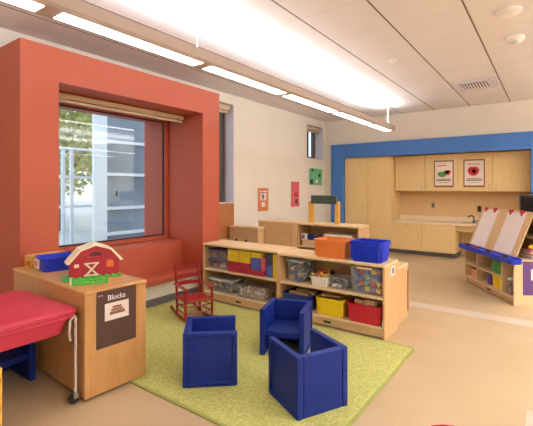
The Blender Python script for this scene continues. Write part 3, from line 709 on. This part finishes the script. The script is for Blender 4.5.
# ------------------------------------------------------------------ rocking chair
t = thing('rocking_chair', 'small red wooden ladder back rocking chair by the window seat', 'rocking chair', (-3.035, 2.885, .0135), r_(-20))
t.scale = (.965, .965, .965)
R = M['rock_red']
for s in (-1, 1):
    y = s * .135
    g = bm_new(); pts = []
    for k in range(13):
        u = -1 + 2 * k / 12; pts.append((u * .30 - .02, y, .008 + .045 * u * u * 1.0 + .008))
    loops = [[(px_, y - .011, pz - .011), (px_, y + .011, pz - .011), (px_, y + .011, pz + .012), (px_, y - .011, pz + .012)] for px_, _, pz in pts]
    loft(g, loops); link('rocker', g, R, t)
    g = bm_new(); tube(g, [(-.135, y, .03), (-.14, y, .20), (-.185, y * 1.0, .55)], .014, 10); lathe(g, [(.014, .54), (.018, .56), (.012, .58), (.003, .585)], 10, (-.187, y, 0)); link('back_post', g, R, t, True)
    g = bm_new(); tube(g, [(.14, y * 1.12, .03), (.14, y * 1.12, .345)], .014, 10); link('front_leg', g, R, t, True)
    g = bm_new(); box(g, -.17, .175, y * 1.12 - .022, y * 1.12 + .022, .345, .360, bev=.006); link('arm', g, R, t)
    for z in (.085, .15): 
        g = bm_new(); tube(g, [(-.137, y, z), (.14, y * 1.12, z)], .008, 8); link('stretcher', g, R, t, True)
for z in (.09, .16):
    g = bm_new(); tube(g, [(.14, -.15, z), (.14, .15, z)], .008, 8); link('stretcher', g, R, t, True)
g = bm_new(); tube(g, [(-.137, -.135, .12), (-.137, .135, .12)], .008, 8); link('stretcher', g, R, t, True)
g = bm_new(); vs = box(g, -.15, .16, -.155, .155, .205, .228, bev=.008)
link('seat', g, mat('red_woven_seat', (156, 36, 34), 0.5, 0.25, 50), t)
for z in (.345, .425, .505):
    x = -.145 - (z - .2) * .128
    g = bm_new(); n = 8
    loops = []
    for k in range(n + 1):
        u = -1 + 2 * k / n; xx = x - .014 * (1 - u * u)
        hh = .018 + .008 * (1 - u * u)
        loops.append([(xx - .005, u * .13, z - .018), (xx + .005, u * .13, z - .018), (xx + .005, u * .13, z + hh), (xx - .005, u * .13, z + hh)])
    loft(g, loops); link('back_slat', g, R, t)

# ------------------------------------------------------------------ block cabinet and what stands on it
BC = M['block_wood']
t = thing('block_cabinet', 'golden wooden storage cabinet on castors with a brown picture sign', 'cabinet', (-3.623, 1.410, 0), math.radians(-3))
part_box('body', BC, t, (0, 1.22, 0.0, .45, .016, .678), 0.004)
part_box('top_panel', BC, t, (-.005, 1.225, -.006, .455, .678, .704), 0.006)
part_box('corner_post', BC, t, (1.205, 1.2225, -.003, .03, .016, .678), 0.003)
def caster(parent, x, y, r=.022):
    c = part_box('caster_fork', M['steel'], parent, (x - .012, x + .012, y - .014, y + .014, r, r * 2.2), 0.002)
    g = bm_new(); lathe(g, [(r * .5, -.018), (r, -.018), (r, -.006), (r * .5, -.006), (r * .5, .006), (r, .006), (r, .018), (r * .5, .018)], 14, (x, y, r), 'x'); link('caster_wheel', g, M['dark'], c)
for x in (.06, 1.16):
    for y in (.05, .25): caster(t, x, y, .010)
bpy.data.objects['block_cabinet'].location.z = .0
sg = part_box('picture_sign', M['brown_sign'], t, (1.2205, 1.226, .075, .365, .312, .69), 0.001, 'brown sign lettered Blocks')
part_box('photo_card', M['paper'], sg, (1.226, 1.2275, .13, .305, .485, .60), 0.0)
for (a, b, c, d) in ((.185, .25, .56, .575), (.175, .26, .543, .557), (.165, .275, .52, .54)):
    nblk = 4
    part_box('pictured_blocks', M['t_brown'], sg, (1.2275, 1.2285, a, b, c, d), 0.0)
text_mesh('lettering', 'Blocks', .050, M['paper'], sg, (1.2265, .215, .635), (math.pi / 2, 0, math.pi / 2))
text_mesh('corner_mark', '• •', .03, M['paper'], sg, (1.2265, .10, .66), (math.pi / 2, 0, math.pi / 2))
ZT = .7045
t, b = bin_thing('blue_bin', 'shallow royal blue bin on the block cabinet beside the toy barn', 'bin', (-3.305, 1.615, ZT), .25, .28, .11, M['bin_blue'], rz=r_(-10), taper=.92)
l = part_box('label_card', M['paper'], b, (-.085, .02, -.150, -.1385, .018, .092), 0.001, 'white card on the end of the bin'); part_box('printed_picture', M['t_orange'], l, (-.06, -.005, -.152, -.15, .035, .078), 0.0)
t = thing('wooden_tray_box', 'light wooden open box behind the blue bin on the block cabinet', 'box', (-3.54, 1.635, ZT), math.radians(-3))
for nm, b in (('bottom_board', (-.06, .06, -.15, .15, 0, .01)), ('side_board', (-.06, -.048, -.15, .15, .01, .10)), ('side_board', (.048, .06, -.15, .15, .01, .10)), ('end_board', (-.048, .048, -.15, -.138, .055, .10)), ('end_board', (-.048, .048, .138, .15, .01, .10))): part_box(nm, M['yellow_wood'], t, b, 0.002)
g = bm_new(); box(g, -.03, .03, -.03, .03, 0, .04, bev=.004); o = link('red_block', g, M['t_red']); o.location = (-3.548, 1.53, ZT + .0105); tag(o, 'small dark red block showing through the open end of the wooden box', 'toy block')

def barn():
    t = thing('toy_barn', 'red toy barn with a cream gambrel roof on the block cabinet', 'toy', (-2.722, 1.606, ZT), r_(69))
    t.scale = (1, 1, 1.0)
    W = .165; D = .13; bw = M['barn_white']; br = M['barn_red']
    prof = [(-W, .012), (W, .012), (W, .135), (W * .62, .205), (0, .238), (-W * .62, .205), (-W, .135)]
    g = bm_new(); prism(g, prof, 'y', 0, D); link('walls', g, br, t)
    outer = [(-W - .03, .118), (-W * .66, .218), (0, .258), (W * .66, .218), (W + .03, .125)]
    inner = [(-W - .012, .118), (-W * .62, .206), (0, .240), (W * .62, .206), (W + .012, .118)]
    g = bm_new(); prism(g, outer + inner[::-1], 'y', -.014, D + .014); link('roof', g, bw, t)
    g = bm_new(); prism(g, [(.045 * math.cos(a * math.pi / 8), .165 + .03 * math.sin(a * math.pi / 8)) for a in range(9)], 'y', -.004, .001); link('hayloft_opening', g, M['t_black'] if False else mat('dark_red_opening', (86, 20, 26), .6), t)
    part_box('hayloft_sill', br, t, (-.055, .055, -.012, 0, .152, .163), 0.002)
    part_box('window', bw, t, (-.145, -.112, -.006, 0, .09, .115), 0.002, 'cream window')
    g = bm_new()
    box(g, -.078, .022, -.008, 0, .02, .032); box(g, -.078, .022, -.008, 0, .108, .118)
    for s in (-1, 1):
        Mx = Matrix.Translation((-.028, -.004, .068)) @ Matrix.Rotation(s * math.radians(47), 4, 'Y')
        box(g, -.06, .06, -.005, .004, -.006, .006, M=Mx)
    o = link('cross_brace_door', g, bw, t); o['label'] = 'cream X braced door'
    g = bm_new(); prism(g, [(.075, .075), (.125, .075), (.125, .11)] + [(.1 + .025 * math.cos(a * math.pi / 6), .11 + .02 * math.sin(a * math.pi / 6)) for a in range(1, 6)] + [(.075, .11)], 'y', -.004, .001); link('arched_window', g, M['t_orange'], t)
    part_box('wall_band', br, t, (-W, W, -.005, 0, .128, .136), 0.001)
    g = bm_new()
    box(g, -W - .05, W + .02, -.02, D + .02, 0, .012, bev=.004)
    for k in range(9): box(g, -W - .045 + .045 * k, -W - .02 + .045 * k, -.022, -.008, .008, .024, bev=.003)
    o = link('grass_base', g, M['toy_green'], t); o['label'] = 'bright green base'
barn()
t = thing('toy_fence', 'green toy fence with a cream post in front of the toy barn', 'toy', (-2.592, 1.485, ZT), r_(58))
g = bm_new(); box(g, -.12, .12, -.012, .012, 0, .012, bev=.003); box(g, -.12, .12, -.005, .005, .018, .03, bev=.002)
for k in range(7): box(g, -.115 + .0365 * k, -.10 + .0365 * k, -.005, .005, .01, .036, bev=.002)
link('pickets', g, M['toy_green'], t); part_box('gate_post', M['barn_white'], t, (-.125, -.113, -.014, -.002, 0, .055), 0.003)

# ------------------------------------------------------------------ red play table
t = thing('sand_and_water_table', 'raspberry red lidded sand and water table on white castor legs', 'table', (-2.86, .93, 0))
g = bm_new(); w, d = .80, .80
loft(g, [rr(w, d, .05, .565), rr(w + .02, d + .02, .06, .572), rr(w + .02, d + .02, .06, .592), rr(w, d, .05, .60), rr(w - .1, d - .1, .05, .608)]); o = link('lid', g, M['table_red'], t, True)
g = bm_new(); loft(g, [rr(w - .16, d - .16, .06, .435), rr(w - .10, d - .10, .08, .445), rr(w - .05, d - .05, .06, .54), rr(w, d, .06, .545), rr(w, d, .06, .565)]); link('tub', g, M['table_red'], t, True)
for sx in (-1, 1):
    for sy in (-1, 1):
        x, y = sx * .40, sy * .385
        g = bm_new(); tube(g, [(x - sx * .03, y, .555), (x, y, .54), (x, y, .05)], .0085, 8)
        l = link('leg', g, M['white_metal'], t, True)
        g = bm_new(); tube(g, [(x - sx * .01, y, .55), (x - sx * .012, y - .03, .53), (x - sx * .012, y - .035, .45), (x - sx * .012, y - .028, .40)], .008, 8); link('lid_hook', g, M['white_metal'], l, True)
        c = part_box('caster_fork', M['steel'], l, (x - .018, x + .018, y - .018, y + .018, .03, .066), 0.002)
        g = bm_new(); lathe(g, [(.014, -.013), (.030, -.013), (.030, .013), (.014, .013)], 16, (x, y - .012, .030), 'x'); link('caster_wheel', g, M['dark'], l)

# wooden chair mostly beyond the frame edge, next to the table
t = thing('wooden_child_chair', 'small wooden child chair cut by the picture edge beside the red table', 'chair', (-2.282, .64, 0))
for sx in (-1, 1):
    g = bm_new(); box(g, sx * .115 - .015, sx * .115 + .015, .12, .15, 0, .50, bev=.005); link('back_leg', g, M['yellow_wood'], t)
    g = bm_new(); box(g, sx * .115 - .015, sx * .115 + .015, -.15, -.12, 0, .27, bev=.005); link('front_leg', g, M['yellow_wood'], t)
part_box('seat', M['yellow_wood'], t, (-.135, .135, -.16, .12, .27, .29), 0.005)
for z in (.36, .44): part_box('back_slat', M['yellow_wood'], t, (-.10, .10, .128, .142, z, z + .045), 0.003)

# red child chair whose back just shows at the bottom edge
t = thing('red_child_chair', 'red plastic child chair whose rounded back rises into the bottom edge', 'chair', (-.232, 1.365, .0), r_(20))
g = bm_new(); loops = []
for k in range(9):
    u = -1 + 2 * k / 8; hgt = .548 - .05 * abs(u) ** 3
    xx = u * .135; yy = .12 - .025 * u * u
    loops.append([(xx, yy - .006, .36), (xx, yy + .006, .36), (xx, yy + .008, hgt - .01), (xx, yy + .002, hgt), (xx, yy - .008, hgt - .01)])
loft(g, loops); link('backrest', g, M['bin_red'], t, True)
g = bm_new(); loft(g, [rr(.30, .28, .06, .28), rr(.32, .30, .07, .29), rr(.32, .30, .07, .30), rr(.28, .26, .06, .296)]); link('seat', g, M['bin_red'], t, True)
for sx in (-1, 1):
    g = bm_new(); tube(g, [(sx * .13, .10, .29), (sx * .14, .12, .40)], .009, 8); link('back_support', g, M['steel'], t)
    for sy in (-1, 1):
        g = bm_new(); tube(g, [(sx * .11, sy * .10, .283), (sx * .15, sy * .15, 0)], .010, 8); link('leg', g, M['steel'], t)

# ------------------------------------------------------------------ easel unit
EA = math.atan2(-.833, .553)   # local +x runs along the front towards the camera, local -y is the front
E0 = Vector((-.348, 5.376, 0)); ax = Vector((.553, -.833, 0)); by = Vector((.833, .553, 0))
LE = 1.238
def ep(s, off, z): return E0 - ax * s + by * off + Vector((0, 0, z))   # s from the near corner, off into the unit
t = thing('double_easel_unit', 'wooden storage easel with two white paper pads and a blue tray', 'easel', tuple(E0), EA)
m = M['maple_edge']; md = M['maple_d']
DE = .70; HE = .525
part_box('side_panel', m, t, (-.02, 0, 0, DE, 0, HE), 0.003); part_box('side_panel', m, t, (-LE, -LE + .02, 0, DE, 0, HE), 0.003)
part_box('top_panel', m, t, (-LE, 0, 0, DE, HE - .02, HE + .002), 0.003)
part_box('bottom_panel', m, t, (-LE + .02, -.02, 0, DE, .075, .095), 0.002)
k = part_box('kick_plate', md, t, (-LE + .02, -.02, .012, .03, 0.012, .075), 0.0); part_box('finger_slot', M['blackp'], k, (-.62, -.54, .008, .013, .035, .055), 0.0)
part_box('back_panel', md, t, (-LE + .02, -.02, .33, .345, .095, HE - .02), 0.0)
for s in (.26, .88): part_box('divider', m, t, (-s - .01, -s + .01, 0.0, .33, .095, HE - .02), 0.002)
part_box('shelf', m, t, (-LE + .02, -.27, 0.0, .33, .265, .285), 0.002)
# sloped boards
sl = math.atan2(.20, .51)
def board(nm, mm, s0, s1, q0, q1, o0, o1, parent, bev=.002):
    Mx = Matrix.Translation((0, .10, .55)) @ Matrix.Rotation(-sl, 4, 'X')
    g = bm_new(); box(g, -s1, -s0, -o1, -o0, q0, q1, bev=bev, M=Mx); return link(nm, g, mm, parent)
for s0, s1 in ((.13, .725), (.73, 1.30)):
    b = board('easel_board', M['maple'], s0, s1, -.03, .57, -.012, 0.002, t)
for s0, s1 in ((.245, .63), (.865, 1.245)):
    p = board('paper_pad', M['paper'], s0, s1, .0, .545, .002, .006, t, 0)
    for u in (.12, .74):
        c = s0 + (s1 - s0) * u
        board('red_clip', M['t_red'], c, c + .08, .535, .575, .004, .02, p, .003); board('red_clip', M['t_red'], c + .02, c + .05, .505, .54, .006, .016, p, .002)
g = bm_new()
loft(g, [rr(1.33, .13, .04, .50, cx=-.548, cy=-.035), rr(1.35, .15, .05, .515, cx=-.548, cy=-.035), rr(1.35, .15, .05, .56, cx=-.548, cy=-.035), rr(1.33, .13, .04, .56, cx=-.548, cy=-.035), rr(1.31, .11, .03, .54, cx=-.548, cy=-.035)])
tr = link('paint_tray', g, M['bin_blue'], t); tr['label'] = 'bright blue paint tray'
for x, mm in ((-1.08, M['ink']), (-.83, M['t_red']), (-.5, M['ink']), (-.12, M['ink'])):
    g = bm_new(); lathe(g, [(.03, .545), (.03, .572), (.022, .572), (.022, .55)], 12, (x, -.035, 0)); link('paint_pot_rim', g, mm, tr)
# upright bookcase at the rear
part_box('rear_side', m, t, (-.02, 0, .36, DE, HE, 1.02), 0.003); bpy.data.objects['rear_side'].hide_render = False
part_box('rear_back', md, t, (-LE, -.02, DE - .015, DE, HE, 1.02), 0.0)
part_box('rear_side', m, t, (-LE, -LE + .02, .36, DE, HE, 1.02), 0.003)
part_box('rear_top', m, t, (-LE, 0, .36, DE, 1.02, 1.04), 0.003); part_box('rear_shelf', m, t, (-LE + .02, -.02, .36, DE - .015, .74, .76), 0.002)
sg = part_box('purple_sign', M['purple'], t, (0, .004, .10, .42, .125, .515), 0.001, 'purple felt sign'); part_box('photo_card', M['paper'], sg, (.004, .006, .19, .35, .30, .43), 0.0)
part_box('pictured_item', M['ink'], sg, (.006, .007, .23, .29, .33, .38), 0.0)
# contents of the easel cubbies
def einto(o, s, off, z): o.location = ep(s, off, z); o.rotation_euler = (0, 0, EA); return o
for k, s in enumerate((.375, .445, .515)):
    g = bm_new(); box(g, -.033, .033, 0, .2, 0, .17, bev=.004); einto(tag(link('green_binder', g, M['t_green']), ('green binder nearest the open cubby in the easel unit', 'middle green binder of the three in the easel unit', 'green binder farthest into the upper easel cubby')[k], 'binder', 'green binders in the easel unit'), s, .03, .286)
for k, (s, wq) in enumerate(((.385, .095), (.505, .095))):
    t2, b = bin_thing('yellow_box', ('yellow box on the lower easel shelf nearest the divider', 'yellow box on the lower easel shelf touching the purple box')[k], 'box', (0, 0, 0), wq, .2, .155, M['bin_yellow'], taper=.95, group='yellow boxes in the easel unit'); einto(t2, s, .14, .096)
g = bm_new(); box(g, -.045, .045, 0, .2, 0, .15, bev=.004); einto(tag(link('purple_box', g, M['t_purple']), 'dark purple box on the lower easel shelf beside the yellow ones', 'box'), .63, .04, .096)
t2, b = bin_thing('pink_tray', 'pale pinkish tray in the far lower cubby of the easel unit', 'tray', (0, 0, 0), .26, .22, .12, mat('salmon_plastic', (222, 150, 110), .5), taper=.95); einto(t2, 1.05, .16, .096)
t2 = thing('clear_jar', 'clear plastic jar with a white lid in the near cubby of the easel', 'jar', (0, 0, 0)); einto(t2, .16, .07, .096)
g = bm_new(); lathe(g, [(.05, 0), (.055, .02), (.055, .15), (.04, .17), (.035, .17), (.05, .145), (.05, .02), (.045, .004)], 18); link('body', g, M['clear'], t2, True)
g = bm_new(); lathe(g, [(.045, .17), (.045, .195), (.035, .20)], 18); link('lid', g, M['bin_white'], t2, True)
g = bm_new(); lathe(g, [(.03, .006), (.045, .01), (.045, .1), (.03, .11)], 12); link('contents', g, M['t_brown'], t2, True)
# books lying on the base behind the boards, seen through the open end
bz = HE + .003
for k, (c, lab, hh, ww) in enumerate((('navy', 'dark blue book at the bottom of the pile behind the easel boards', .022, .24), ('white', 'pale book second from the bottom of the pile behind the easel', .018, .25), ('grey', 'grey book in the middle of the pile behind the easel', .02, .22), ('red', 'red book on the pile behind the easel boards', .025, .25), ('pink', 'pink book on top of the pile behind the easel', .018, .22))):
    bk = thing('picture_book', lab, 'book', (0, 0, 0), 0, 'books behind the easel'); einto(bk, .17 + .004 * (k % 2), .235 + .01 * (k % 3), bz)
    part_box('cover', M['t_' + c], bk, (-.11, .11, 0, ww * .45, 0, .003), 0.0); part_box('cover', M['t_' + c], bk, (-.11, .11, 0, ww * .45, hh - .003, hh), 0.0); part_box('spine', M['t_' + c], bk, (-.11, -.107, 0, ww * .45, 0.003, hh - .003), 0.0)
    part_box('pages', M['paper'], bk, (-.106, .106, .004, ww * .45 - .004, .0035, hh - .0035), 0.0)
    bz += hh + .001
g = bm_new(); lathe(g, [(.02, 0), (.035, .015), (.035, .035), (.01, .055)], 12); einto(tag(link('yellow_toy', g, M['t_yellow'], None, True), 'small yellow toy on top of the book pile behind the easel', 'toy'), .15, .29, bz)
# black player on the rear bookcase
t2 = thing('black_radio', 'black ribbed radio on top of the bookcase behind the easel', 'radio', (0, 0, 0)); einto(t2, .44, .53, 1.041)
part_box('case', M['blackp'], t2, (-.20, .20, -.10, .10, 0, .24), 0.012)
for k in range(7): part_box('speaker_rib', M['t_black'], t2, (-.14 + .042 * k, -.125 + .042 * k, -.108, -.099, .025, .21), 0.002)
for s in (1,): part_box('side_rib', M['t_black'], t2, (.159, .166, -.07, .07, .03, .16), 0.002)
g = bm_new(); tube(g, [(-.15, 0, .235), (-.14, 0, .262), (.14, 0, .262), (.15, 0, .235)], .008, 8); link('carry_handle', g, M['blackp'], t2)
